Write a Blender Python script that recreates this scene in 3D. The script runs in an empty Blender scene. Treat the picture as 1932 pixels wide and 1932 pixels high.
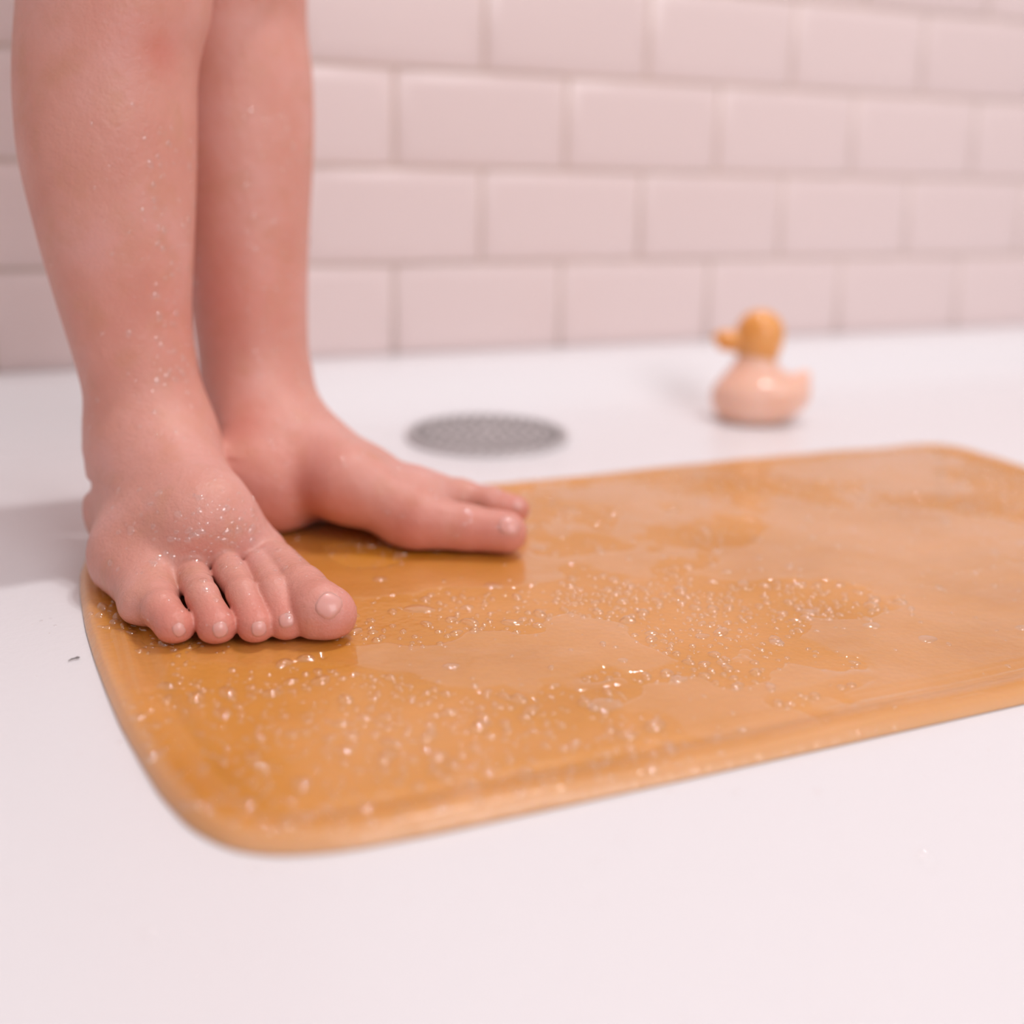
import bpy, bmesh, math, random
import numpy as np
from mathutils import Vector, Matrix

scn = bpy.context.scene
COL = scn.collection
rng = np.random.default_rng(7)
random.seed(7)

# ------------------------------------------------------------------ camera
f_px = 2200.0
yaw, pit, roll = 0.4232, 0.2218, 0.0264
CAM = np.array([-0.3005, -0.9325, 0.2021]); SX, SY = 19.6, -182.5
Fw = np.array([math.sin(yaw)*math.cos(pit), math.cos(yaw)*math.cos(pit), -math.sin(pit)])
Rw = np.array([math.cos(yaw), -math.sin(yaw), 0.0]); Uw = np.cross(Rw, Fw)
R2 = Rw*math.cos(roll)+Uw*math.sin(roll); U2 = Uw*math.cos(roll)-Rw*math.sin(roll)
def ray(x, y): return Fw + R2*(x-966-SX)/f_px - U2*(y-966-SY)/f_px
def fl(x, y, z=0.0):
    """point of the horizontal plane at height z seen at photo pixel x, y"""
    d = ray(x, y); return CAM + (z-CAM[2])/d[2]*d
def PW(x, y, w): return CAM + w*ray(x, y)

cd = bpy.data.cameras.new('camera'); cam = bpy.data.objects.new('camera', cd); COL.objects.link(cam)
M = Matrix(((R2[0], U2[0], -Fw[0], CAM[0]), (R2[1], U2[1], -Fw[1], CAM[1]), (R2[2], U2[2], -Fw[2], CAM[2]), (0, 0, 0, 1)))
cam.matrix_world = M
cd.sensor_fit = 'HORIZONTAL'; cd.sensor_width = 24.0
cd.lens = f_px/1932*24.0
cd.shift_x = -SX/1932; cd.shift_y = SY/1932
cd.clip_start = 0.02; cd.clip_end = 30
cd.dof.use_dof = True; cd.dof.focus_distance = 0.487; cd.dof.aperture_fstop = 1.9
scn.camera = cam

# ------------------------------------------------------------------ light, exposure
scn.view_settings.view_transform = 'Standard'; scn.view_settings.look = 'None'
scn.view_settings.gamma = 1.0; scn.view_settings.use_curve_mapping = False
scn.view_settings.exposure = -0.04
wd = bpy.data.worlds.new('room_air'); scn.world = wd; wd.use_nodes = True
bg = wd.node_tree.nodes['Background']; bg.inputs[0].default_value = (1.0, 0.945, 0.965, 1); bg.inputs[1].default_value = 0.52
def area(name, loc, target, sx, sy, power, col):
    ld = bpy.data.lights.new(name, 'AREA'); ld.shape = 'RECTANGLE'; ld.size = sx; ld.size_y = sy; ld.energy = power; ld.color = col
    o = bpy.data.objects.new(name, ld); COL.objects.link(o); o.location = loc
    o.rotation_euler = (Vector(target)-Vector(loc)).to_track_quat('-Z', 'Y').to_euler(); return o
for cx_, cy_ in ((0.42, -0.22), (0.62, -0.16)): area('ceiling_light', (cx_, cy_, 2.2), (0.0, -0.4, 0), 0.12, 0.12, 10.0, (1.0, 0.95, 0.95))
area('window_light', (0.55, -2.4, 1.5), (0.0, -0.3, 0.1), 1.2, 1.2, 25, (1.0, 0.95, 0.975))

# ------------------------------------------------------------------ helpers
def tag(o, label=None, cat=None, group=None, kind=None):
    if label: o['label'] = label
    if cat: o['category'] = cat
    if group: o['group'] = group
    if kind: o['kind'] = kind
    return o
def link(name, me, mat=None, parent=None, smooth=True):
    o = bpy.data.objects.new(name, me); COL.objects.link(o)
    if mat and not me.materials: me.materials.append(mat)
    if parent: o.parent = parent
    if smooth and len(me.polygons): me.polygons.foreach_set('use_smooth', np.ones(len(me.polygons), bool))
    return o
def mesh_np(name, v, fq):
    """mesh from numpy vertices and an array of quads or triangles"""
    me = bpy.data.meshes.new(name); v = np.asarray(v, np.float32); fq = np.asarray(fq, np.int32); n = fq.shape[1]
    me.vertices.add(len(v)); me.vertices.foreach_set('co', v.ravel())
    me.loops.add(fq.size); me.loops.foreach_set('vertex_index', fq.ravel())
    me.polygons.add(len(fq)); me.polygons.foreach_set('loop_start', np.arange(0, fq.size, n, dtype=np.int32))
    me.update(calc_edges=True); me.validate(); return me
class Mat:
    def __init__(s, name):
        s.m = bpy.data.materials.new(name); s.m.use_nodes = True; s.nt = s.m.node_tree
        s.b = s.nt.nodes['Principled BSDF']; s.out = s.nt.nodes['Material Output']
    def n(s, t, **k):
        nd = s.nt.nodes.new(t)
        for a, b in k.items(): setattr(nd, a, b)
        return nd
    def l(s, a, b): s.nt.links.new(a, b)
    def set(s, **k):
        for a, b in k.items():
            s.b.inputs[a.replace('_', ' ')].default_value = b
        return s
    def noise(s, scale, detail=3, rough=.5, coord='Object', vec=None):
        nz = s.n('ShaderNodeTexNoise'); nz.inputs['Scale'].default_value = scale; nz.inputs['Detail'].default_value = detail; nz.inputs['Roughness'].default_value = rough
        if vec is None:
            tc = s.n('ShaderNodeTexCoord'); vec = tc.outputs[coord]
        s.l(vec, nz.inputs['Vector']); return nz.outputs['Fac']
    def ramp(s, fac, stops):
        r = s.n('ShaderNodeValToRGB'); e = r.color_ramp.elements
        while len(e) < len(stops): e.new(.5)
        for q, (p, c) in zip(e, stops): q.position = p; q.color = c if len(c) == 4 else (*c, 1)
        s.l(fac, r.inputs[0]); return r.outputs[0]
    def mix(s, fac, a, b, mode='MIX'):
        m = s.n('ShaderNodeMix', data_type='RGBA', blend_type=mode)
        for sock, v in ((m.inputs[0], fac), (m.inputs[6], a), (m.inputs[7], b)):
            if hasattr(v, 'is_output'): s.l(v, sock)
            elif isinstance(v, (int, float)): sock.default_value = v
            else: sock.default_value = (*v, 1)
        return m.outputs[2]
    def bump(s, h, strength, dist, normal=None):
        b = s.n('ShaderNodeBump'); b.inputs['Strength'].default_value = strength; b.inputs['Distance'].default_value = dist
        s.l(h, b.inputs['Height'])
        if normal is not None: s.l(normal, b.inputs['Normal'])
        return b.outputs[0]

# ------------------------------------------------------------------ signed distance fields -> mesh
class Field:
    def __init__(s, xs, ys, zs):
        s.ax = [np.asarray(a, np.float32) for a in (xs, ys, zs)]
        s.D = np.full((len(xs), len(ys), len(zs)), 1.0, np.float32)
    def sl(s, lo, hi):
        r = []
        for a, l, h in zip(s.ax, lo, hi):
            i0 = max(int(np.searchsorted(a, l))-1, 0); i1 = min(int(np.searchsorted(a, h))+1, len(a)); r.append(slice(i0, max(i1, i0)))
        return tuple(r)
    def grid(s, sl): return s.ax[0][sl[0]][:, None, None], s.ax[1][sl[1]][None, :, None], s.ax[2][sl[2]][None, None, :]
    def add(s, fn, lo, hi, k, sub=False):
        sl = s.sl(lo, hi); X, Y, Z = s.grid(sl)
        if 0 in [len(X), Y.shape[1], Z.shape[2]]: return
        d = fn(X, Y, Z); a = s.D[sl]
        if sub:
            h = np.maximum(k-np.abs(a+d), 0)/k; s.D[sl] = np.maximum(a, -d)+h*h*k*.25
        else:
            h = np.maximum(k-np.abs(a-d), 0)/k; s.D[sl] = np.minimum(a, d)-h*h*k*.25
    def cap(s, a, b, ra, rb, k=.01, sub=False):
        a = np.asarray(a, float); b = np.asarray(b, float); ab = b-a; L = max(float(ab@ab), 1e-12); r = max(ra, rb)+k*1.5+.004
        def fn(X, Y, Z):
            px, py, pz = X-a[0], Y-a[1], Z-a[2]
            t = np.clip((px*ab[0]+py*ab[1]+pz*ab[2])/L, 0, 1)
            return np.sqrt((px-t*ab[0])**2+(py-t*ab[1])**2+(pz-t*ab[2])**2)-(ra+t*(rb-ra))
        s.add(fn, np.minimum(a, b)-r, np.maximum(a, b)+r, k, sub)
    def ell(s, c, r, k=.01, rot=None, sub=False):
        c = np.asarray(c, float); r = np.asarray(r, float); Rm = np.eye(3) if rot is None else np.asarray(rot); m = r.max()+k*1.5+.004; mn = r.min()
        def fn(X, Y, Z):
            p = [X-c[0], Y-c[1], Z-c[2]]
            q = [(Rm[i][0]*p[0]+Rm[i][1]*p[1]+Rm[i][2]*p[2])/r[i] for i in range(3)]
            k0 = np.sqrt(q[0]**2+q[1]**2+q[2]**2)+1e-9
            k1 = np.sqrt((q[0]/r[0])**2+(q[1]/r[1])**2+(q[2]/r[2])**2)+1e-9
            return k0*(k0-1)/k1
        s.add(fn, c-m, c+m, k, sub)
    def mesh(s):
        D = s.D; S = D < 0; X, Y, Z = s.ax
        nx, ny, nz = D.shape
        c = np.zeros((nx-1, ny-1, nz-1), np.uint8)
        for i in (0, 1):
            for j in (0, 1):
                for k in (0, 1): c += S[i:nx-1+i, j:ny-1+j, k:nz-1+k]
        act = (c > 0) & (c < 8); I, J, K = np.nonzero(act); n = len(I)
        idx = np.full(act.shape, -1, np.int32); idx[I, J, K] = np.arange(n)
        acc = np.zeros((n, 3)); cnt = np.zeros(n)
        corner = [(i, j, k) for i in (0, 1) for j in (0, 1) for k in (0, 1)]
        pos = lambda i, j, k: np.stack([X[I+i], Y[J+j], Z[K+k]], 1)
        for a in corner:
            for ax in range(3):
                if a[ax]: continue
                b = list(a); b[ax] = 1
                da = D[I+a[0], J+a[1], K+a[2]]; db = D[I+b[0], J+b[1], K+b[2]]
                m = (da < 0) != (db < 0); t = np.where(m, da/(da-db+1e-12), 0)[:, None]
                p = pos(*a)*(1-t)+pos(*b)*t; acc += p*m[:, None]; cnt += m
        V = acc/cnt[:, None]; F = []
        # x edges
        for ax in range(3):
            sl0 = [slice(1, -1)]*3; sl0[ax] = slice(0, -1); sl1 = [slice(1, -1)]*3; sl1[ax] = slice(1, None)
            A = S[tuple(sl0)]; B = S[tuple(sl1)]; a = np.nonzero(A != B); base = [a[0].copy(), a[1].copy(), a[2].copy()]
            for q in range(3):
                if q != ax: base[q] += 1
            u, w = [(1, 2), (2, 0), (0, 1)][ax]
            def at(du, dw):
                q = [base[0].copy(), base[1].copy(), base[2].copy()]; q[u] -= du; q[w] -= dw; return idx[q[0], q[1], q[2]]
            quad = np.stack([at(1, 1), at(0, 1), at(0, 0), at(1, 0)], 1)
            ins = A[a]; quad[~ins] = quad[~ins][:, ::-1]; F.append(quad)
        return V, np.concatenate(F)

def smooth_mesh(V, F, it=2, lam=.5):
    e = np.concatenate([F[:, [0, 1]], F[:, [1, 2]], F[:, [2, 3]], F[:, [3, 0]]]); e = np.concatenate([e, e[:, ::-1]])
    n = len(V); cnt = np.bincount(e[:, 0], minlength=n)[:, None]
    for k in range(it):
        for l in (lam, -lam*1.05):
            s = np.stack([np.bincount(e[:, 0], weights=V[e[:, 1], q], minlength=n) for q in range(3)], 1)
            V = V+l*(s/cnt-V)
    return V

#@@MATERIALS
# ------------------------------------------------------------------ materials
LEV = 1.0
def m_white():
    m = Mat('white_enamel'); m.set(Base_Color=(.79, .785, .805, 1), Roughness=.25)
    m.l(m.bump(m.noise(260, 4, .6), .25, .0006), m.b.inputs['Normal']); return m.m
def m_tile():
    m = Mat('glazed_tile'); m.set(Roughness=.28)
    tc = m.n('ShaderNodeTexCoord'); oi = m.n('ShaderNodeObjectInfo')
    c = m.mix(oi.outputs['Random'], (.84, .70, .68), (.86, .72, .70))
    m.l(c, m.b.inputs['Base Color'])
    m.l(m.bump(m.noise(14, 2), .15, .002), m.b.inputs['Normal']); return m.m
def m_plain(name, col, rough=.6, **k):
    m = Mat(name); m.set(Base_Color=(*col, 1), Roughness=rough, **k); return m.m
def m_skin():
    m = Mat('wet_skin'); m.set(Roughness=.55, Subsurface_Weight=.3, Subsurface_Scale=.004, Coat_Weight=.35, Coat_Roughness=.16)
    m.b.inputs['Subsurface Radius'].default_value = (1, .3, .18)
    base = m.ramp(m.noise(28, 3), [(.3, (.64, .275, .212)), (.52, (.68, .315, .248)), (.72, (.71, .355, .305))])
    base = m.mix(m.ramp(m.noise(75, 2), [(.5, (0, 0, 0)), (.8, (.5, .5, .5))]), base, (.60, .28, .17))
    at = m.n('ShaderNodeAttribute', attribute_name='flush')
    base = m.mix(at.outputs['Fac'], base, (.66, .17, .12))
    m.l(base, m.b.inputs['Base Color'])
    nb = m.bump(m.noise(700, 4, .65), .55, .0006)
    nb = m.bump(m.noise(190, 4, .6), .4, .0015, nb)
    m.l(nb, m.b.inputs['Normal'])
    vo = m.n('ShaderNodeTexVoronoi'); vo.inputs['Scale'].default_value = 420; tc = m.n('ShaderNodeTexCoord'); m.l(tc.outputs['Object'], vo.inputs['Vector']); m.l(m.bump(vo.outputs['Distance'], .35, .0012, nb), m.b.inputs['Coat Normal'])
    return m.m
def m_nail():
    m = Mat('toenail'); m.set(Base_Color=(.72, .36, .31, 1), Roughness=.35, Coat_Weight=.25, Coat_Roughness=.08, Subsurface_Weight=.3, Subsurface_Scale=.003); return m.m
def m_rubber():
    m = Mat('natural_rubber'); m.set(Roughness=.5, Subsurface_Weight=.3, Subsurface_Scale=.006, Coat_Weight=.6, Coat_Roughness=.12)
    m.b.inputs['Subsurface Radius'].default_value = (1, .5, .12)
    c = m.ramp(m.noise(11, 4, .55), [(.28, (.53, .20, .004)), (.45, (.60, .245, .022)), (.60, (.65, .28, .055)), (.78, (.67, .31, .085))])
    ea = m.n('ShaderNodeAttribute', attribute_name='edge'); c = m.mix(ea.outputs['Fac'], c, (.80, .47, .28))
    m.l(c, m.b.inputs['Base Color'])
    n1 = m.bump(m.noise(70, 3, .6), .3, .002); vo = m.n('ShaderNodeTexVoronoi'); vo.inputs['Scale'].default_value = 330; tc = m.n('ShaderNodeTexCoord'); m.l(tc.outputs['Object'], vo.inputs['Vector']); n2 = m.bump(vo.outputs['Distance'], .22, .0012, n1)
    m.l(n1, m.b.inputs['Normal']); m.l(n2, m.b.inputs['Coat Normal']); return m.m
def m_water(name, refr, ior, rough):
    m = Mat(name); nt = m.nt; nt.nodes.remove(m.b)
    tr = m.n('ShaderNodeBsdfTransparent'); gl = m.n('ShaderNodeBsdfGlossy'); gl.inputs['Roughness'].default_value = rough; gl.inputs[0].default_value = (1, 1, 1, 1)
    fr = m.n('ShaderNodeFresnel'); fr.inputs['IOR'].default_value = ior
    mx = m.n('ShaderNodeMixShader'); ge = m.n('ShaderNodeNewGeometry'); mt = m.n('ShaderNodeMath', operation='SUBTRACT'); mt.use_clamp = True; m.l(fr.outputs[0], mt.inputs[0]); m.l(ge.outputs['Backfacing'], mt.inputs[1]); m.l(mt.outputs[0], mx.inputs[0]); m.l(tr.outputs[0], mx.inputs[1]); m.l(gl.outputs[0], mx.inputs[2])
    rf = m.n('ShaderNodeBsdfRefraction'); rf.inputs['IOR'].default_value = 1.33; rf.inputs['Roughness'].default_value = 0; m2_ = m.n('ShaderNodeMixShader'); m2_.inputs[0].default_value = refr; m.l(tr.outputs[0], m2_.inputs[1]); m.l(rf.outputs[0], m2_.inputs[2]); m.l(m2_.outputs[0], mx.inputs[1]); m.l(mx.outputs[0], m.out.inputs[0]); return m.m
WHITE = m_white(); TILE = m_tile(); GROUT = m_plain('beige_grout', (.80, .66, .58), .8); SKIN = m_skin(); NAIL = m_nail(); RUBBER = m_rubber(); WATER = m_water('clear_water', .16, 2.1, .04); FILM = m_water('water_film', .0, 1.40, .05)
PLASTER = m_plain('painted_plaster', (.75, .68, .66), .7)

#@@ROOM
# ------------------------------------------------------------------ wall with tiles
def box_mesh(name, lo, hi):
    v = [(x, y, z) for x in (lo[0], hi[0]) for y in (lo[1], hi[1]) for z in (lo[2], hi[2])]
    return mesh_np(name, v, [(0, 1, 3, 2), (4, 6, 7, 5), (0, 4, 5, 1), (2, 3, 7, 6), (0, 2, 6, 4), (1, 5, 7, 3)])
RX, RZ = .155, .155/1.965
ZB = .03
wall = link('wall_back', box_mesh('wall_back', (-1.3, .0010, -.2), (1.9, .12, 2.4)), GROUT, smooth=False); tag(wall, kind='structure'); wall.location.y = .0022
def tile_mesh():
    g = .0017; w, h = RX/2-g, RZ/2-g; bv = .010
    rings = [(0, .0009, 0), (.0004, .0002, 0), (.0016, -.0004, 0), (bv, -.0019, 0), (bv+.003, -.0021, 0)]
    v = []; f = []
    for ins, y, _ in rings:
        v += [(-w+ins, y, -h+ins), (w-ins, y, -h+ins), (w-ins, y, h-ins), (-w+ins, y, h-ins)]
    for r in range(len(rings)-1):
        for q in range(4):
            a = r*4+q; b = r*4+(q+1) % 4; f.append((a, b, b+4, a+4))
    a = (len(rings)-1)*4; f.append((a, a+1, a+2, a+3)); return mesh_np('tile', v, f)
tm = tile_mesh()
nrow = 6
for r in range(nrow):
    for u in range(-5, 7):
        off = 0 if r % 2 == 0 else .5          # first row has its joints at whole pitches
        x = (u+off+.5)*RX; o = link('tile', tm, TILE, wall, smooth=True); o.location = (x, 0.0, ZB+(r+.5)*RZ)
        o.rotation_euler = (rng.normal(0, .004), 0, rng.normal(0, .003))
# tiles higher up and further out, past the frame: one part
bmv = []; bmf = []; base_v = np.array([v.co[:] for v in tm.vertices]); base_f = np.array([p.vertices[:] for p in tm.polygons])
k = 0
for r in range(0, 28):
    for u in range(-8, 11):
        if r < nrow and -5 <= u < 7: continue
        x = (u+(0 if r % 2 == 0 else .5)+.5)*RX
        bmv.append(base_v+np.array([x, 0, ZB+(r+.5)*RZ])); bmf.append(base_f+k*len(base_v)); k += 1
o = link('upper_tiling', mesh_np('upper_tiling', np.concatenate(bmv), np.concatenate(bmf)), TILE, wall); o['kind'] = 'stuff'
for nm, lo, hi in (('wall_left', (-1.4, -2.6, -.2), (-1.3, .12, 2.4)), ('wall_right', (1.9, -2.6, -.2), (2.0, .12, 2.4))):
    tag(link(nm, box_mesh(nm, lo, hi), PLASTER, smooth=False), kind='structure')
tag(link('floor', box_mesh('floor', (-1.4, -2.6, -.3), (2.0, .12, -.2)), m_plain('stone_floor', (.5, .46, .44), .5), smooth=False), kind='structure')

# ------------------------------------------------------------------ shower tray
TX0, TX1, TY0, TY1 = -1.25, 1.75, -.93+.03, 0.0
DC = np.array([.019, -.162]); DR = .0600
def sstep(t): t = np.clip(t, 0, 1); return t*t*(3-2*t)
def tray_z(x, y):
    db = -y                                     # distance to the tiled wall
    e = np.minimum(np.minimum(y-TY0, x-TX0), TX1-x)
    z = .0325*(1-sstep((db-.030)/.095))
    z = np.maximum(z, .029*(1-sstep((e-.04)/.05)))
    z = z - .0035*np.exp(-((np.hypot(x-DC[0], y-DC[1]))/.10)**4)*1.0
    return z
def axis(a, b, fine0, fine1, df, dc):
    return np.unique(np.round(np.concatenate([np.arange(a, fine0, dc), np.arange(fine0, fine1, df), np.arange(fine1, b, dc), [b]]), 5))
xs = axis(TX0, TX1, -.45, .9, .006, .03); ys = axis(TY0, TY1, TY0, TY1, .006, .006)
def grid_mesh(name, xs, ys, zf, keep=None):
    X, Y = np.meshgrid(xs, ys, indexing='ij'); Z = zf(X, Y); n, m = X.shape
    V = np.stack([X.ravel(), Y.ravel(), Z.ravel()], 1); i = np.arange(n*m).reshape(n, m)
    F = np.stack([i[:-1, :-1], i[1:, :-1], i[1:, 1:], i[:-1, 1:]], -1).reshape(-1, 4)
    if keep is not None:
        K = keep.ravel(); F = F[K[F].all(1)]; used = np.unique(F); mp = np.full(len(V), -1); mp[used] = np.arange(len(used)); V = V[used]; F = mp[F]
    return V, F
V, F = grid_mesh('t', xs, ys, tray_z)
n, m_ = len(xs), len(ys); i = np.arange(n*m_).reshape(n, m_); rim = np.concatenate([i[:, 0], i[-1, 1:], i[::-1, -1][1:], i[0, ::-1][1:-1]])
low = V[rim].copy(); low[:, 2] = -.19; nb = len(V); V = np.concatenate([V, low]); kk = np.arange(len(rim)); k2 = (kk+1) % len(rim)
F = np.concatenate([F, np.stack([rim[kk], nb+kk, nb+k2, rim[k2]], 1)])
tray = link('shower_tray', mesh_np('shower_tray', V, F), WHITE); tag(tray, 'glossy white shower tray with a low rounded ledge against the tiled wall', 'shower tray')

#@@DRAIN
def lathe(prof, n=64):
    a = np.linspace(0, 2*np.pi, n, endpoint=False); V = np.concatenate([np.stack([r*np.cos(a), r*np.sin(a), 0*a+z], 1) for r, z in prof]); F = []
    for k in range(len(prof)-1):
        i = np.arange(n); j = (i+1) % n; F.append(np.stack([k*n+i, k*n+j, (k+1)*n+j, (k+1)*n+i], 1))
    return V, np.concatenate(F)
STEEL = Mat('brushed_steel'); STEEL.set(Base_Color=(.68, .64, .64, 1), Metallic=.4, Roughness=.35)
STEEL.l(STEEL.bump(STEEL.noise(110, 4, .8), 1.0, .008), STEEL.b.inputs['Normal']); STEEL = STEEL.m
dz = float(tray_z(DC[0], DC[1]))
drain = bpy.data.objects.new('drain_cover', None); COL.objects.link(drain); drain.location = (DC[0], DC[1], dz+.0012)
tag(drain, 'round grey metal drain cover set in the white tray near the wall', 'drain cover')
Vd, Fd = lathe([(DR, -.001), (DR, .0028), (DR-.001, .0036), (DR-.0025, .0038), (DR-.0035, .0033), (DR-.0045, .0028)]); link('rim', mesh_np('rim', Vd, Fd), STEEL, drain)
Vd, Fd = lathe([(DR-.0047, .0029), (.045, .0034), (.030, .0038), (.015, .0041), (.0006, .0042)]); link('grate', mesh_np('grate', Vd, Fd), STEEL, drain)
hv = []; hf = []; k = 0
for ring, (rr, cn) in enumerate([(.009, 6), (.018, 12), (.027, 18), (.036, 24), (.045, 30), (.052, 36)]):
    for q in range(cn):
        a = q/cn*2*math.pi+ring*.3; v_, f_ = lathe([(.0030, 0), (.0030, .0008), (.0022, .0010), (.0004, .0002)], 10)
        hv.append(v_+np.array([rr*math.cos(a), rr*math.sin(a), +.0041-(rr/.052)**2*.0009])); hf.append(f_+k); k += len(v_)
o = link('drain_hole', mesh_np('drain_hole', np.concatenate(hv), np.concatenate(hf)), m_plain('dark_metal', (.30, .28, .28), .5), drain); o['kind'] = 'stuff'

#@@MAT
# ------------------------------------------------------------------ rubber mat

OUT = [(-.2702, -.3403), (-.2758, -.3703), (-.2775, -.40), (-.2778, -.44), (-.2767, -.4717), (-.2748, -.5025), (-.2727, -.530), (-.2693, -.557), (-.2656, -.583), (-.2595, -.606), (-.2500, -.6215),
       (-.2384, -.6290), (-.2208, -.6335), (-.1949, -.6350), (-.15, -.6355), (-.10, -.6358), (0, -.6358), (.1, -.6355), (.2, -.6355), (.265, -.634), (.298, -.628), (.316, -.612), (.3235, -.585), (.3245, -.54),
       (.3245, -.47), (.3245, -.40), (.3235, -.35), (.3205, -.325), (.310, -.308), (.292, -.302), (.25, -.3005), (.19, -.2995), (.13, -.298), (.10, -.2965), (.06, -.2985), (.0, -.2975), (-.05, -.2965), (-.12, -.2965), (-.19, -.298), (-.225, -.302), (-.25, -.314)]
OUT = np.array(OUT)
def closed_curve(P, n):
    Q = np.concatenate([P, P[:1]]); L = np.concatenate([[0], np.cumsum(np.hypot(*np.diff(Q, axis=0).T))]); s = np.linspace(0, L[-1], n, endpoint=False)
    O = np.stack([np.interp(s, L, Q[:, 0]), np.interp(s, L, Q[:, 1])], 1); kz = np.exp(-(np.arange(-9, 10)/4.0)**2); kz /= kz.sum()
    return np.stack([sum(w*np.roll(O[:, q], m) for m, w in zip(range(-9, 10), kz)) for q in (0, 1)], 1)
NA = 900
OC = closed_curve(OUT, NA)
def mat_in(x, y):
    """distance inside the outline, chunked nearest-point search"""
    x = np.asarray(x, float); y = np.asarray(y, float); sh = np.broadcast(x, y).shape; xf = np.broadcast_to(x, sh).ravel(); yf = np.broadcast_to(y, sh).ravel()
    out = np.empty(len(xf)); To = np.roll(OC, -1, 0)-np.roll(OC, 1, 0)
    for a in range(0, len(xf), 20000):
        dx_ = xf[a:a+20000, None]-OC[None, :, 0]; dy_ = yf[a:a+20000, None]-OC[None, :, 1]; d = dx_*dx_+dy_*dy_; k = d.argmin(1); r = np.arange(len(k))
        sg = np.sign(To[k, 0]*dy_[r, k]-To[k, 1]*dx_[r, k]); out[a:a+20000] = np.sqrt(d[r, k])*sg
    return out.reshape(sh)
def vnoise(x, y, s, seed):
    r = np.random.default_rng(seed); N = 128; g = r.random((N, N)); u = x*s+1000.3; v = y*s+1000.7
    i = np.floor(u).astype(int); j = np.floor(v).astype(int); a = sstep(u-i); b = sstep(v-j)
    G = lambda p, q: g[p % N, q % N]
    return (G(i, j)*(1-a)+G(i+1, j)*a)*(1-b)+(G(i, j+1)*(1-a)+G(i+1, j+1)*a)*b
MZ = .0038
def mat_top(x, y, d):
    z = MZ + 0*x
    lip = np.exp(-((d-.0080)/.0050)**2)
    z = z + .0012*lip*(.7+.6*vnoise(x, y, 18, 8))            # raised lip round the edge
    z = z - .0015*np.exp(-((d-.0185)/.0032)**2)             # groove inside the lip
    z = z + .0008*(vnoise(x, y, 22, 3)-.5) + .0005*(vnoise(x, y, 60, 4)-.5)
    z = z + .0014*sstep(1-d/.03)*(vnoise(x, y, 14, 9)-.4)
    press = sstep((-.0+.02-x)/.03)*sstep((y+.515)/.02)*sstep((-.28-y)/.01)   # pressed flat under the feet
    z = z*(1-press)+np.minimum(z, .0040)*press
    return z*np.sqrt(np.clip(d/.003, 0, 1))
def mat_mesh():
    T = np.roll(OC, -1, 0)-np.roll(OC, 1, 0); T /= np.linalg.norm(T, axis=1)[:, None]; N = np.stack([-T[:, 1], T[:, 0]], 1)
    V = [np.concatenate([OC, np.full((NA, 1), .0003)], 1), np.concatenate([OC, np.full((NA, 1), .0008)], 1)]; F = []
    for d in [.0004, .001, .002, .003, .0045, .006, .0075, .009, .0105, .012, .0135, .015, .0165, .018, .020, .022, .024]:
        Q = OC+N*d; V.append(np.concatenate([Q, mat_top(Q[:, 0], Q[:, 1], d+0*Q[:, 0])[:, None]], 1))
    Q0 = OC+N*.024; C0 = np.stack([np.clip(Q0[:, 0], -.12, .165), np.full(NA, -.467)], 1)
    for t in np.linspace(0, 1, 60)[1:]:
        Q = Q0+(C0-Q0)*t; V.append(np.concatenate([Q, mat_top(Q[:, 0], Q[:, 1], mat_in(Q[:, 0], Q[:, 1]))[:, None]], 1))
    nr = len(V); i = np.arange(NA); j = (i+1) % NA
    for k in range(nr-1): F.append(np.stack([k*NA+i, k*NA+j, (k+1)*NA+j, (k+1)*NA+i], 1))
    return np.concatenate(V), np.concatenate(F)
Vm, Fm = mat_mesh()
bme = mesh_np('bath_mat', Vm, Fm); ed = np.clip(1-mat_in(Vm[:, 0], Vm[:, 1])/.008, 0, 1)*.6; bme.attributes.new('edge', 'FLOAT', 'POINT').data.foreach_set('value', ed.astype(np.float32)); bath_mat = link('bath_mat', bme, RUBBER); tag(bath_mat, 'amber natural rubber bath mat with rounded corners, wet, on the white tray', 'bath mat')

#@@PERSON
# ------------------------------------------------------------------ person
dx = .0009
xs = np.arange(-.32, .0, dx); ys = np.arange(-.515, -.235, dx)
zs = np.concatenate([np.arange(-.002, .052, dx), np.arange(.052, .105, .0014), np.arange(.105, .245, .0025), np.arange(.245, .62, .006)])
GND = .0042
legs = Field(xs, ys, zs)
def spline_tab(rows, w0, w1):
    """rows: photo y, left x, right x of a leg; w: distance from the camera at the ankle and at the top"""
    out = []
    for y, l, r, dep in rows:
        mm = (l+r)/2; sh_ = .955 if w0 < .6 else .985; l, r = mm+(l-mm)*sh_, mm+(r-mm)*sh_
        w = w1+(w0-w1)*y/850; c = PW((l+r)/2, y, w); out.append((c[2], c[0], c[1], (r-l)/2*w/f_px, (r-l)/2*w/f_px*dep))
    return out
def smooth_interp(z, tab):
    tab = sorted(tab); T = np.array(tab); zz = np.linspace(T[0, 0], T[-1, 0], 400)
    out = []
    for q in range(1, 5):
        v = np.interp(zz, T[:, 0], T[:, q]); kz = np.exp(-((np.arange(-30, 31))/10.0)**2); kz /= kz.sum()
        vp = np.concatenate([2*v[0]-v[30:0:-1], v, 2*v[-1]-v[-2:-32:-1]]); v = np.convolve(vp, kz, 'valid'); out.append(np.interp(z, zz, v))
    return out
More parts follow.
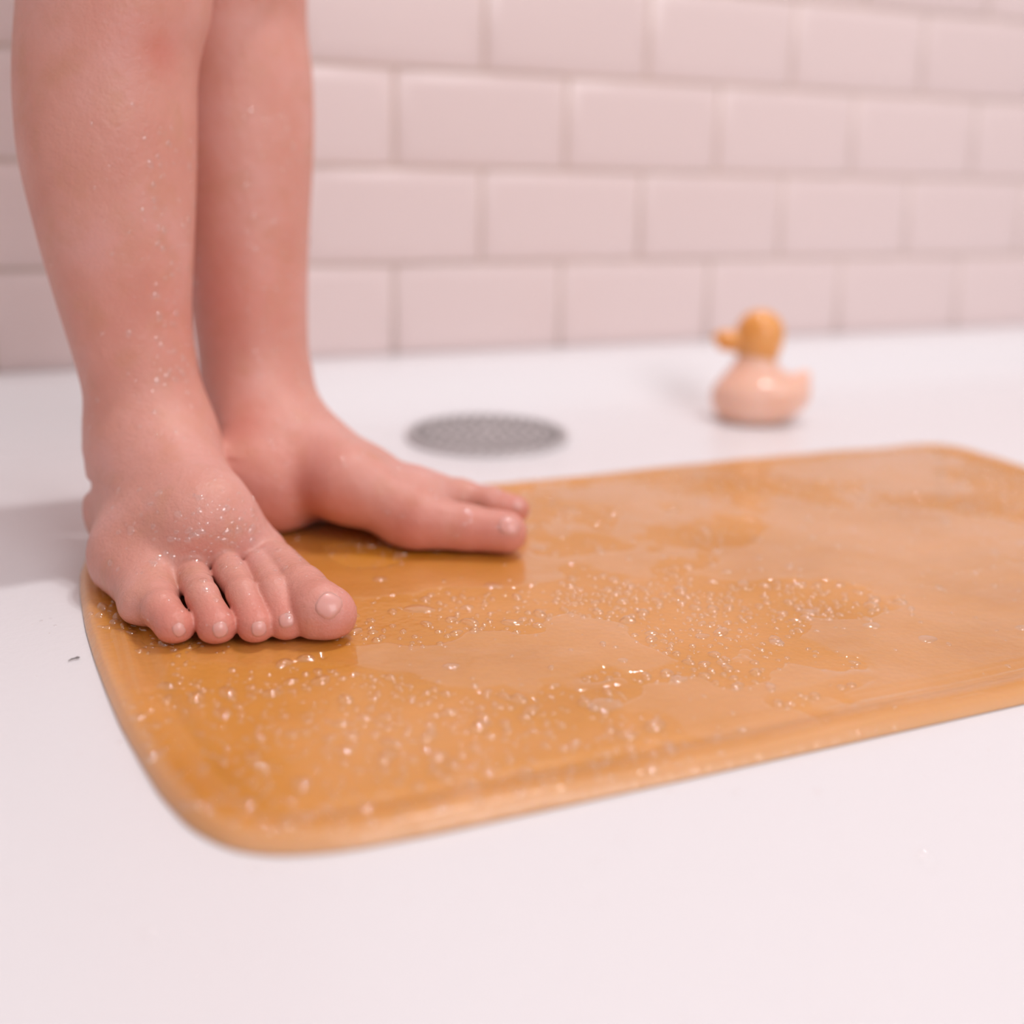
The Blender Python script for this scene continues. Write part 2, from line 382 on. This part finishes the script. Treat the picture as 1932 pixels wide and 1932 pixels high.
def add_leg(fd, tab, k):
    T = np.array(sorted(tab)); z0, z1 = T[0, 0], T[-1, 0]; e1 = Rw[:2]; e2 = np.array([-e1[1], e1[0]])
    r = T[:, 3:5].max()+.02
    def fn(X, Y, Z):
        cx, cy, a, b = smooth_interp(Z, tab); px, py = X-cx, Y-cy
        u = px*e1[0]+py*e1[1]; v = px*e2[0]+py*e2[1]; q = np.sqrt((u/a)**2+(v/b)**2)+1e-6
        d = (q-1)*np.sqrt(u*u+v*v+1e-9)/q
        return np.maximum(d, np.maximum(z0-Z, Z-z1)).astype(np.float32)
    fd.add(fn, (T[:, 1].min()-r, T[:, 2].min()-r, z0-.01), (T[:, 1].max()+r, T[:, 2].max()+r, z1+.01), k)
front_rows = [(0, 37, 398, 1.0), (50, 31, 390, 1.02), (100, 29, 379, 1.04), (150, 28, 373, 1.05), (200, 30, 373, 1.06), (300, 38, 373, 1.06), (400, 62, 370, 1.05), (500, 88, 366, 1.04),
              (600, 118, 361, 1.03), (700, 150, 374, 1.04), (760, 164, 388, 1.05), (830, 167, 404, 1.08)]
rear_rows = [(0, 270, 580, 1.0), (100, 280, 588, 1.0), (200, 290, 593, 1.0), (300, 305, 592, 1.0), (400, 325, 585, 1.0), (500, 347, 581, 1.02),
             (600, 366, 580, 1.05), (700, 380, 583, 1.05), (745, 386, 590, 1.05)]
ft = spline_tab(front_rows, .583, .565); rt = spline_tab(rear_rows, .655, .655)
def up(tab, pts):
    z, x, y, a, b = max(tab)
    return tab+[(zz, x+dx_, y+dy_, aa, bb) for zz, dx_, dy_, aa, bb in pts]
ft = up(ft, [(.262, .002, .002, .047, .049), (.30, .004, .006, .048, .052), (.36, .010, .014, .053, .056), (.44, .016, .024, .060, .064), (.50, .02, .03, .058, .06)])
rt = up(rt, [(.262, -.002, -.002, .046, .048), (.30, -.004, -.006, .048, .052), (.36, -.008, -.014, .053, .056), (.44, -.012, -.022, .060, .064), (.50, -.014, -.026, .058, .06)])
add_leg(legs, ft, .012); add_leg(legs, rt, .008)
hipA = np.array(max(ft)[1:3]+(.50,)) if isinstance(max(ft)[1:3], tuple) else None
hipB = np.array(max(rt)[1:3]+(.50,))
legs.cap(hipA+[0, 0, -.02], hipB+[0, 0, -.02], .062, .062, .03)
mid = (hipA+hipB)/2; legs.cap(mid, mid+[0, 0, .055], .075, .07, .03)

def foot(fd, body, toes, kb=.013, kt=.0036):
    """body and toes are chains of (point, radius); the toes stay apart from one another"""
    tf = Field(xs, ys, zs[:64])
    for ch in toes:
        one = Field(xs, ys, zs[:64])
        for (a, ra), (b, rb) in zip(ch[:-1], ch[1:]): one.cap(a, b, ra, rb, .003)
        h = np.maximum(.0012-np.abs(tf.D-one.D), 0)/.0012; tf.D = np.minimum(tf.D, one.D)-h*h*.0012*.25
    for ch in body:
        for (a, ra), (b, rb) in zip(ch[:-1], ch[1:]): fd.cap(a, b, ra, rb, kb)
    sub = fd.D[:, :, :64]; h = np.maximum(kt-np.abs(sub-tf.D), 0)/kt; fd.D[:, :, :64] = np.minimum(sub, tf.D)-h*h*kt*.25
T_ = lambda x, y, z: fl(x, y, z)
A = np.array
# front (right) foot
ftoes = [
    [(T_(288, 1108, .014), .0092), (T_(304, 1150, .0140), .0076), (T_(331, 1184, .0105), .0079)],
    [(T_(362, 1082, .018), .0074), (T_(382, 1125, .0185), .0064), (T_(409, 1184, .0108), .0080)],
    [(T_(432, 1077, .019), .0074), (T_(457, 1120, .0190), .0061), (T_(483, 1183, .0108), .0075)],
    [(T_(492, 1068, .0195), .0074), (T_(517, 1115, .0195), .0061), (T_(541, 1177, .0112), .0076)],
    [(T_(520, 1064, .0185), .0102), (T_(568, 1116, .0168), .0110), (T_(605, 1155, .0148), .0122), (T_(622, 1160, .0140), .0112)],
]
ank = np.array(min(ft)[1:3]+(min(ft)[0],))
fbody = [
    [(A([-.247, -.350, .024]), .0225), (A([-.243, -.338, .022]), .0210)],
    [(A([-.243, -.345, .030]), .0240), (ank+[0, 0, .002], .0280)],
    [(ank+[.002, -.012, -.006], .0270), (T_(392, 985, .034), .0205), (T_(486, 1046, .0188), .0105)],
    [(ank+[.0, -.012, -.008], .0240), (T_(360, 1000, .030), .0190), (T_(468, 1036, .0185), .0105)],
    [(ank+[.0, -.010, -.012], .0220), (T_(320, 1010, .026), .0180), (T_(415, 1046, .0175), .0105)],
    [(ank+[-.002, -.008, -.014], .0220), (T_(285, 1020, .023), .0165), (T_(346, 1058, .0160), .0105)],
    [(A([-.244, -.350, .022]), .0200), (T_(243, 1040, .018), .0140), (T_(288, 1100, .0140), .0105)],
    [(T_(236, 1072, .0135), .0108), (T_(279, 1143, .0105), .0086), (T_(290, 1148, .0105), .0080)],
    [(T_(503, 1064, .0125), .0088), (T_(460, 1050, .012), .0090), (T_(380, 1062, .011), .0085), (T_(290, 1085, .011), .0085)],
]
foot(legs, fbody, ftoes)
# rear (left) foot
rank = np.array(min(rt)[1:3]+(min(rt)[0],))
rd = A([.93, -.36, 0]); rl = A([.36, .93, 0])
t2 = T_(972, 961, .0145)
rtoes = [
    [(T_(800, 985, .018), .0150), (T_(880, 997, .0160), .0118), (T_(953, 1005, .0150), .0110)],
    [(T_(868, 938, .020), .0095), (T_(925, 948, .0190), .0080), (t2, .0076)],
    [(t2+rl*.012-rd*.040-[0, 0, .002], .0085), (t2+rl*.013-rd*.022-[0, 0, .001], .0075), (t2+rl*.0135-rd*.012-[0, 0, .004], .0066)],
    [(t2+rl*.024-rd*.048-[0, 0, .003], .0080), (t2+rl*.026-rd*.030-[0, 0, .004], .0068), (t2+rl*.0265-rd*.016-[0, 0, .004], .0068)],
    [(t2+rl*.036-rd*.058-[0, 0, .004], .0080), (t2+rl*.038-rd*.040-[0, 0, .005], .0066), (t2+rl*.038-rd*.026-[0, 0, .005], .0066)],
]
hl = A([-.186, -.338, .024])
M1 = T_(785, 975, .019)
rbody = [
    [(hl, .0225), (hl+[.012, -.004, .0], .022)],
    [(hl+[.006, 0, .008], .0235), (rank+[0, 0, .002], .0265)],
    [(rank+[.002, -.004, -.010], .0220), (T_(655, 912, .033), .0180), (M1, .0150)],
    [(rank+[.002, .0, -.012], .0200), (T_(690, 910, .028), .0160), (M1+rl*.018+[0, 0, .001], .0130)],
    [(rank+[.003, .006, -.012], .0200), (M1+rl*.034-rd*.03+[0, 0, .004], .0150), (M1+rl*.034-rd*.006-[0, 0, .003], .0115)],
    [(hl+[.01, .010, -.003], .0200), (M1+rl*.048-rd*.04-[0, 0, .003], .0140), (M1+rl*.046-rd*.014-[0, 0, .006], .0105)],
    [(T_(790, 930, .026), .0125), (T_(868, 938, .020), .0095)],
    [(M1-[0, 0, .003], .0145), (M1+rl*.046-rd*.012-[0, 0, .006], .0100)],
]
foot(legs, rbody, rtoes)
# inner ankle bump, crease at the front ankle
legs.cap(PW(158, 918, .578), PW(176, 918, .560), .0022, .0012, .006, sub=True)
legs.cap(PW(462, 805, .628), PW(462, 812, .630), .0085, .0085, .010)
# flat soles
Zg = legs.ax[2][None, None, :]; d2 = GND-Zg; kk_ = .005
h = np.maximum(kk_-np.abs(legs.D-d2), 0)/kk_; legs.D = np.maximum(legs.D, d2)+h*h*kk_*.25
V, F = legs.mesh(); V = smooth_mesh(V, F, 3)
del legs
pme = mesh_np('person', V, F)
from mathutils.bvhtree import BVHTree
bvh = BVHTree.FromPolygons([Vector(v) for v in V], [tuple(q) for q in F.tolist()])
def hit(x, y):
    p, n_, i_, d_ = bvh.ray_cast(Vector(CAM), Vector(ray(x, y)).normalized()); return p, n_
def blob(V, c, r): return np.exp(-(((V-np.asarray(c))**2).sum(1))/r**2)
fl_ = np.zeros(len(V))
for ch in ftoes: fl_ = np.maximum(fl_, .6*blob(V, ch[-1][0], .013))
for ch in rtoes: fl_ = np.maximum(fl_, .5*blob(V, ch[-1][0], .015))
for px_, py_, r, s in ((300, 97, .011, .5), (255, 60, .02, .2), (462, 800, .016, .28), (520, 960, .03, .4), (600, 970, .03, .35), (780, 1005, .02, .35), (900, 1015, .02, .35), (430, 560, .03, .3), (330, 600, .02, .2), (230, 590, .03, .12)):
    c = hit(px_, py_)[0]
    if c is not None: fl_ = np.maximum(fl_, s*blob(V, c, r))
at = pme.attributes.new('flush', 'FLOAT', 'POINT'); at.data.foreach_set('value', fl_.astype(np.float32))
person = link('person', pme, SKIN); tag(person, 'young child standing barefoot on the amber mat, wet bare legs, heels together', 'person')

# ------------------------------------------------------------------ surface lookup
def patch(c, nrm, dirv, a, b, th, name, mat, parent, nu=14, nr=5):
    """thin domed plate lying on the skin: a along dirv, b across"""
    n_ = nrm.normalized(); d = (dirv-n_*dirv.dot(n_)).normalized(); e = n_.cross(d); vs = []; fs = []
    for r in range(nr+1):
        for q in range(nu):
            t = q/nu*2*math.pi; rr = 1.0 if r == 0 else max(1-(r-1)/(nr-1), .0); ct, st = math.cos(t), math.sin(t)
            sx = abs(ct)**.75*math.copysign(1, ct); sy = abs(st)**.75*math.copysign(1, st)
            p = c+d*(a*rr*sx)+e*(b*rr*sy)+n_*.006; h = bvh.ray_cast(p, -n_)[0] or (p-n_*.006)
            off = -.0006 if r == 0 else th*math.sqrt(max(0, 1-(rr*.93)**2))+.00005
            vs.append(h+n_*off)
    for r in range(nr):
        for q in range(nu): fs.append((r*nu+q, r*nu+(q+1) % nu, (r+1)*nu+(q+1) % nu, (r+1)*nu+q))
    fs = [(a_, b_, c_, d_) for a_, b_, c_, d_ in fs]
    return link(name, mesh_np(name, [v[:] for v in vs], fs), mat, parent)
for (x, y, dxp, dyp, a, b) in [(338, 1189, 4, 7, .0028, .0024), (416, 1189, 3, 8, .0032, .0030), (489, 1187, 1, 8, .0031, .0030), (540, 1170, 1, 6, .0030, .0030), (621, 1141, 8, 5, .0050, .0056), (962, 991, 10, 3, .0054, .0050), (979, 952, 10, 5, .003, .003)]:
    c, n_ = hit(x, y); q, _ = hit(x-dxp, y-dyp)
    if c is None or q is None: continue
    patch(c, n_, (c-q).normalized(), a, b, .00038, 'toenail', NAIL, person)

# ------------------------------------------------------------------ water drops
def cap_template(n=10, rings=4):
    v = []; f = []
    for r in range(rings):
        ph = r/rings*math.pi/2; rr = math.cos(ph); z = math.sin(ph)
        for q in range(n): t = q/n*2*math.pi; v.append((rr*math.cos(t), rr*math.sin(t), z))
    v.append((0, 0, 1.0)); top = len(v)-1
    for r in range(rings-1):
        for q in range(n): f.append((r*n+q, r*n+(q+1) % n, (r+1)*n+(q+1) % n, (r+1)*n+q))
    for q in range(n): f.append(((rings-1)*n+q, (rings-1)*n+(q+1) % n, top, top))
    return np.array(v), f
def thin(items, gap=.9):
    out = []; C_ = np.zeros((0, 3)); R_ = np.zeros(0)
    items = sorted(items, key=lambda t: -t[3]); C_ = np.array([t[0][:] for t in items]); R_ = np.array([t[3]*t[4] for t in items]); keep_ = np.zeros(len(items), bool)
    for i in range(len(items)):
        k = np.nonzero(keep_[:i])[0]
        if len(k) and (((C_[k]-C_[i])**2).sum(1) < ((R_[k]+R_[i])*gap)**2).any(): continue
        keep_[i] = True; out.append(items[i])
    return out
def drops(name, items, n=10, rings=4):
    """items: (centre, normal, along, radius, stretch, height)"""
    tv, tf = cap_template(n, rings); vs = []; q4 = []; k = 0; tri = [f[:3] for f in tf if f[2] == f[3]]; qd = [f for f in tf if f[2] != f[3]]
    tris = [(a, b, c) for a, b, c, d in qd]+[(a, c, d) for a, b, c, d in qd]+tri; tris = np.array(tris)
    for c, nn, al, r, st, h in items:
        nn = np.array(nn, float); nn /= np.linalg.norm(nn); al = np.array(al, float); al -= nn*(al@nn); al /= np.linalg.norm(al)+1e-9; e = np.cross(nn, al)
        ang = np.arctan2(tv[:, 1], tv[:, 0]); wob = 1+.12*np.sin(2*ang+rng.uniform(0, 6))+.08*np.sin(3*ang+rng.uniform(0, 6))
        vs.append(np.array(c)+(tv[:, :1]*wob[:, None]*r*st)*al+(tv[:, 1:2]*wob[:, None]*r)*e+(tv[:, 2:]*h*r-.02*r)*nn); q4.append(tris+k); k += len(tv)
    return mesh_np(name, np.concatenate(vs), np.concatenate(q4))
Nrm = np.zeros((len(V), 3))
fn_ = np.cross(V[F[:, 2]]-V[F[:, 0]], V[F[:, 3]]-V[F[:, 1]])
for q in range(4):
    for ax in range(3): Nrm[:, ax] += np.bincount(F[:, q], weights=fn_[:, ax], minlength=len(V))
Nrm /= np.linalg.norm(Nrm, axis=1)[:, None]+1e-12
items = []
# every side of both legs and feet
wgt = np.where(V[:, 2] < .055, 1.0, np.where(V[:, 2] < .22, 2.2, 0)); wgt[(V[:, 2] < .012)] = 0
side = (V[:, 0]*Rw[0]+V[:, 1]*Rw[1])
wgt *= np.where(Nrm@Rw > .15, 1.6, .25)
wgt[V[:, 2] > .15] *= .6
pk = rng.choice(len(V), 900, p=wgt/wgt.sum())
for i in pk:
    r = float(np.clip(rng.lognormal(math.log(.00055), .5), .0003, .0017)); stt = rng.uniform(1, 1.5) if V[i, 2] > .06 else rng.uniform(1, 1.3)
    items.append((V[i], Nrm[i], (0, 0, 1) if V[i, 2] > .05 else (rng.normal(), rng.normal(), .2), r, stt, rng.uniform(.28, .5)))
skin_px = []
for _ in range(150):
    x, y = rng.normal(400, 85), rng.normal(1020, 48); skin_px.append((x, y, np.clip(rng.lognormal(math.log(.0010), .45), .0005, .0024), 1.3))
for _ in range(90): skin_px.append((rng.uniform(290, 372), rng.uniform(230, 720), np.clip(rng.lognormal(math.log(.0010), .4), .0005, .0022), 1.5))
for _ in range(45): skin_px.append((rng.uniform(455, 590), rng.uniform(200, 560), np.clip(rng.lognormal(math.log(.0009), .4), .0005, .002), 1.4))
for _ in range(60):
    t = rng.uniform(0, 1); skin_px.append((600+t*370+rng.normal(0, 14), 800+t*190+rng.normal(0, 28), np.clip(rng.lognormal(math.log(.0008), .4), .0004, .0018), 1.2))
for x, y, r, st in skin_px:
    p, n_ = hit(x, y)
    if p is None or n_.dot(Vector(ray(x, y))) > -.15: continue
    items.append((p, n_, (0, 0, 1) if p.z > .05 else (rng.normal(), rng.normal(), .3), r, rng.uniform(1, st), rng.uniform(.25, .45)))
o = link('skin_droplets', drops('skin_droplets', thin(items)), WATER); tag(o, 'fine clear water droplets clinging to the wet legs and feet', 'water', kind='stuff')
big = [(336, 970, .0034, 1.2, 'flat water drop high on the front foot, towards its outer side'), (366, 1012, .0042, 1.15, 'largest round water drop in the middle of the front foot'), (483, 1040, .0042, 1.2, 'wide water drop on the front foot above its big toe'),
       (290, 1060, .0034, 1.4, 'slanting water drop on the front foot above its little toe'), (392, 1063, .0034, 1.1, 'water drop on the front foot close above the middle toes'), (425, 1020, .0028, 1.5, 'long water drop right of the largest one on the front foot'),
       (298, 460, .0030, 1.2, 'water drop on the right side of the front shin'), (517, 420, .0032, 1.1, 'water drop halfway up the rear calf'), (366, 388, .0028, 1.6, 'water drop on the right edge of the front shin'), (510, 832, .0022, 1.5, 'water drop on the instep of the rear foot below the ankle'),
       (729, 968, .0026, 1.6, 'water drop on the inner side of the rear foot'), (862, 1012, .0022, 1.5, 'water drop on the side of the rear big toe')]
for x, y, r, st, lab in big:
    p, n_ = hit(x, y)
    if p is None: continue
    m = drops('water_drop', [((0, 0, 0), n_, (0, 0, 1) if p.z > .06 else (rng.normal(), rng.normal(), .1), r*.5, st, .42)], 20, 6); o = link('water_drop', m, WATER); o.location = p
    tag(o, lab, 'water drop', 'larger water drops on the child')

# water on the mat: films with drops between them
matbvh = BVHTree.FromPolygons([Vector(v) for v in Vm], [tuple(q) for q in Fm.tolist()])
def film(x, y):
    n1 = vnoise(x+.3*y, y*1.3, 17, 21)*.6+vnoise(x, y, 42, 22)*.28+vnoise(x, y, 110, 23)*.12
    b = n1-.50
    # photo: open film in the middle, towards the far side; drops along the near left
    b = b + .10*np.exp(-(((x-.02)/.10)**2+((y+.44)/.04)**2)) - .14*np.exp(-(((x+.17)/.07)**2+((y+.57)/.045)**2)) - .10*np.exp(-(((x-.0)/.06)**2+((y+.505)/.025)**2))
    b = b - .13*np.exp(-(((x-.070)/.050)**2+((y+.545)/.032)**2)) - .10*np.exp(-(((x-.12)/.09)**2+((y+.41)/.045)**2)) - .12*np.exp(-(((x+.16)/.05)**2+((y+.47)/.018)**2))
    return b
gx = np.arange(-.275, .322, .0009); gy = np.arange(-.633, -.30, .0009)
GX, GY = np.meshgrid(gx, gy, indexing='ij'); DI = mat_in(GX[::4, ::4], GY[::4, ::4])
DI = np.repeat(np.repeat(DI, 4, 0), 4, 1)[:GX.shape[0], :GX.shape[1]]
BF = film(GX, GY); keep = (BF > 0) & (DI > .004)
hgt = .0016*np.sqrt(np.clip(BF/.022, 0, 1))*sstep(np.clip((DI-.004)/.012, 0, 1))
hgt = hgt + .00032*(vnoise(GX*.45, GY, 80, 31)-.5)*np.clip(BF/.05, 0, 1)+.00010*(vnoise(GX*.6, GY, 260, 32)-.5)*np.clip(BF/.05, 0, 1)
zt = mat_top(GX, GY, DI)
sm = MZ+.0000*zt
zz_ = .35*zt+.65*np.maximum(zt, MZ-.0002)+hgt-.00012
Vf, Ff = grid_mesh('f', gx, gy, lambda x, y: zz_, keep)
o = link('water_film', mesh_np('water_film', Vf, Ff), FILM); tag(o, 'thin clear pools of water lying on the amber rubber mat', 'water', kind='stuff')
def on_mat(x, y):
    h = matbvh.ray_cast(Vector((x, y, .05)), Vector((0, 0, -1))); return h[0]
items = []
cand = np.stack([rng.uniform(-.276, .32, 26000), rng.uniform(-.632, -.30, 26000)], 1)
dens = .14+.30*(cand[:, 1] > -.40)+.15*(cand[:, 0] > .05)+.9*np.exp(-(((cand[:, 0]+.16)/.10)**2+((cand[:, 1]+.57)/.055)**2))+.6*np.exp(-(((cand[:, 0]-.10)/.08)**2+((cand[:, 1]+.52)/.04)**2))+.9*np.exp(-(((cand[:, 0]-.0)/.09)**2+((cand[:, 1]+.505)/.03)**2))+.5*np.exp(-((cand[:, 0]+.255)/.02)**2)
dens = np.minimum(dens, .62)*(.55+.9*(vnoise(cand[:, 0], cand[:, 1], 60, 77) > .45))
ok = (rng.random(len(cand)) < dens) & (mat_in(cand[:, 0], cand[:, 1]) > .003) & ((film(cand[:, 0], cand[:, 1]) < .0) | (rng.random(len(cand)) < .06))
for x, y in cand[ok]:
    p = on_mat(x, y)
    if p is None: continue
    r = float(np.clip(rng.lognormal(math.log(.00095), .5), .0004, .0032)); items.append((p, (0, 0, 1), (rng.normal(), rng.normal(), 0), r, rng.uniform(1, 1.6), rng.uniform(.5, .95)))
0 and print('N mat drops', len(items)); o = link('mat_droplets', drops('mat_droplets', thin(items), 12, 5), WATER); tag(o, 'countless small clear water beads scattered over the amber mat', 'water', kind='stuff')
bigm = [(1140, 1330, 30, .35, 'widest water bead on the mat, low between foot and right edge'), (1325, 1200, 13, .5, 'round water bead in the cluster in the middle of the mat'), (1465, 1212, 14, .5, 'round water bead at the right end of the middle cluster'),
        (1175, 1245, 10, .5, 'small round water bead left of the middle cluster'), (1280, 1280, 16, .4, 'flat water bead at the lower edge of the middle cluster'), (1525, 1155, 17, .5, 'shiny water bead above and right of the middle cluster'), (1645, 1180, 15, .4, 'water bead under the glinting row on the right of the mat'),
        (1750, 1205, 17, .4, 'water bead nearest the right edge of the picture'), (930, 1105, 16, .4, 'water bead on the mat in front of the rear big toe'), (790, 1150, 24, .35, 'broad flat water bead right of the front big toe'), (1020, 1035, 12, .5, 'water bead just beyond the tip of the rear big toe'), (850, 1255, 14, .4, 'water bead on the mat between front big toe and near edge')]
for x, y, rp, hh, lab in bigm:
    p = fl(x, y, MZ); w_ = float((p-CAM)@Fw); q = on_mat(p[0], p[1])
    if q is None: continue
    m = drops('water_bead', [((0, 0, 0), (0, 0, 1), tuple(Rw), rp*w_/f_px*.9, 1.3, hh*.7)], 28, 7); o = link('water_bead', m, WATER); o.location = q
    tag(o, lab, 'water drop', 'large water beads on the mat')
# fine drops on the white tray
items = []
for _ in range(900):
    x, y = rng.uniform(-.42, .35), rng.uniform(-.78, -.14)
    if mat_in(np.array([x]), np.array([y]))[0] > -.002: continue
    if math.hypot(x-DC[0], y-DC[1]) < .065: continue
    items.append(((x, y, float(tray_z(x, y))), (0, 0, 1), (rng.normal(), rng.normal(), 0), float(np.clip(rng.lognormal(math.log(.0006), .5), .0003, .0022)), rng.uniform(1, 1.4), rng.uniform(.3, .5)))
o = link('tray_droplets', drops('tray_droplets', items), WATER); tag(o, 'fine clear water droplets scattered over the white tray', 'water', kind='stuff')
# dark speck by the mat
sp = fl(140, 1245, .0004); vs = []
sv, sf = [], []
for k, (a, b, r) in enumerate([(-.0022, -.0006, .0002), (-.0010, .0003, .0004), (.0002, .0009, .0003), (.0012, .0006, .0006), (.0022, .0013, .0002)]):
    for q in range(6): t = q/6*2*math.pi; sv.append((a, b+r*math.cos(t), r+r*math.sin(t)*.8))
for k in range(4):
    for q in range(6): sf.append((k*6+q, k*6+(q+1) % 6, (k+1)*6+(q+1) % 6, (k+1)*6+q))
o = link('lint_speck', mesh_np('lint_speck', sv, sf), m_plain('grey_lint', (.22, .20, .20), .9)); o.location = tuple(sp); tag(o, 'tiny dark speck of lint on the white tray left of the mat', 'lint')

# ------------------------------------------------------------------ rubber duck
def m_duck(name, a, b):
    m = Mat(name); m.set(Roughness=.35, Subsurface_Weight=.4, Subsurface_Scale=.01, Coat_Weight=.5, Coat_Roughness=.1); m.b.inputs['Subsurface Radius'].default_value = (1, .5, .2)
    m.l(m.ramp(m.noise(60, 3), [(.35, a), (.65, b)]), m.b.inputs['Base Color']); return m.m
DB = m_duck('rubber_peach', (.86, .50, .36), (.88, .56, .44)); DH = m_duck('rubber_amber', (.80, .34, .06), (.84, .40, .12))
duck = bpy.data.objects.new('rubber_duck', None); COL.objects.link(duck)
DW = .918; D0 = fl(1435, 785, 0.0)+np.array([Fw[0], Fw[1], 0])*.018
duck.location = tuple(D0); tag(duck, 'small amber and peach rubber duck facing left on the white tray', 'rubber duck')
def dp(x, y, off=0.0):
    p = PW(x, y, DW); p = p + np.array([Fw[0], Fw[1], 0])*(.0+off); 
    return p
ax_x = np.arange(D0[0]-.075, D0[0]+.075, .0012); ax_y = np.arange(D0[1]-.075, D0[1]+.075, .0012); ax_z = np.arange(-.003, .1, .0012)
ang = math.atan2(Rw[1], Rw[0]); RR = np.array([[math.cos(ang), math.sin(ang), 0], [-math.sin(ang), math.cos(ang), 0], [0, 0, 1]])
def duck_part(name, build, mat, parent=None, flat=False):
    fd = Field(ax_x, ax_y, ax_z); build(fd)
    if flat: fd.D = np.maximum(fd.D, .0004-fd.ax[2][None, None, :])
    v, f = fd.mesh(); v = smooth_mesh(v, f, 3)
    o = link(name, mesh_np(name, v-D0 if parent is duck else v-D0, f), mat, parent or duck); return o
def b_body(fd):
    c = dp(1434, 752); fd.ell(c, (.0350, .027, .0200), .008, RR)
    fd.cap(dp(1410, 748), dp(1424, 700), .0250, .0180, .014)
    fd.cap(dp(1445, 748), dp(1496, 738), .0190, .0120, .010); fd.cap(dp(1500, 738), dp(1519, 708), .0085, .0045, .008)
    for s_ in (-1, 1): fd.ell(c+np.array([Fw[0], Fw[1], 0])*.022*s_+Rw*.006+np.array([0, 0, .006]), (.017, .006, .010), .004, RR)
def b_head(fd):
    fd.cap(dp(1434, 629), dp(1432, 640), .0190, .0185, .006); fd.cap(dp(1430, 650), dp(1427, 694), .0150, .0138, .008)
def b_beak(fd):
    fd.ell(dp(1388, 644), (.0125, .0095, .0085), .004, RR); fd.ell(dp(1366, 636), (.0095, .0085, .0048), .006, RR); fd.ell(dp(1372, 652), (.0085, .0075, .0042), .003, RR)
duck_part('body', b_body, DB, duck, True); hd = duck_part('head', b_head, DH, duck); duck_part('beak', b_beak, DH, duck)
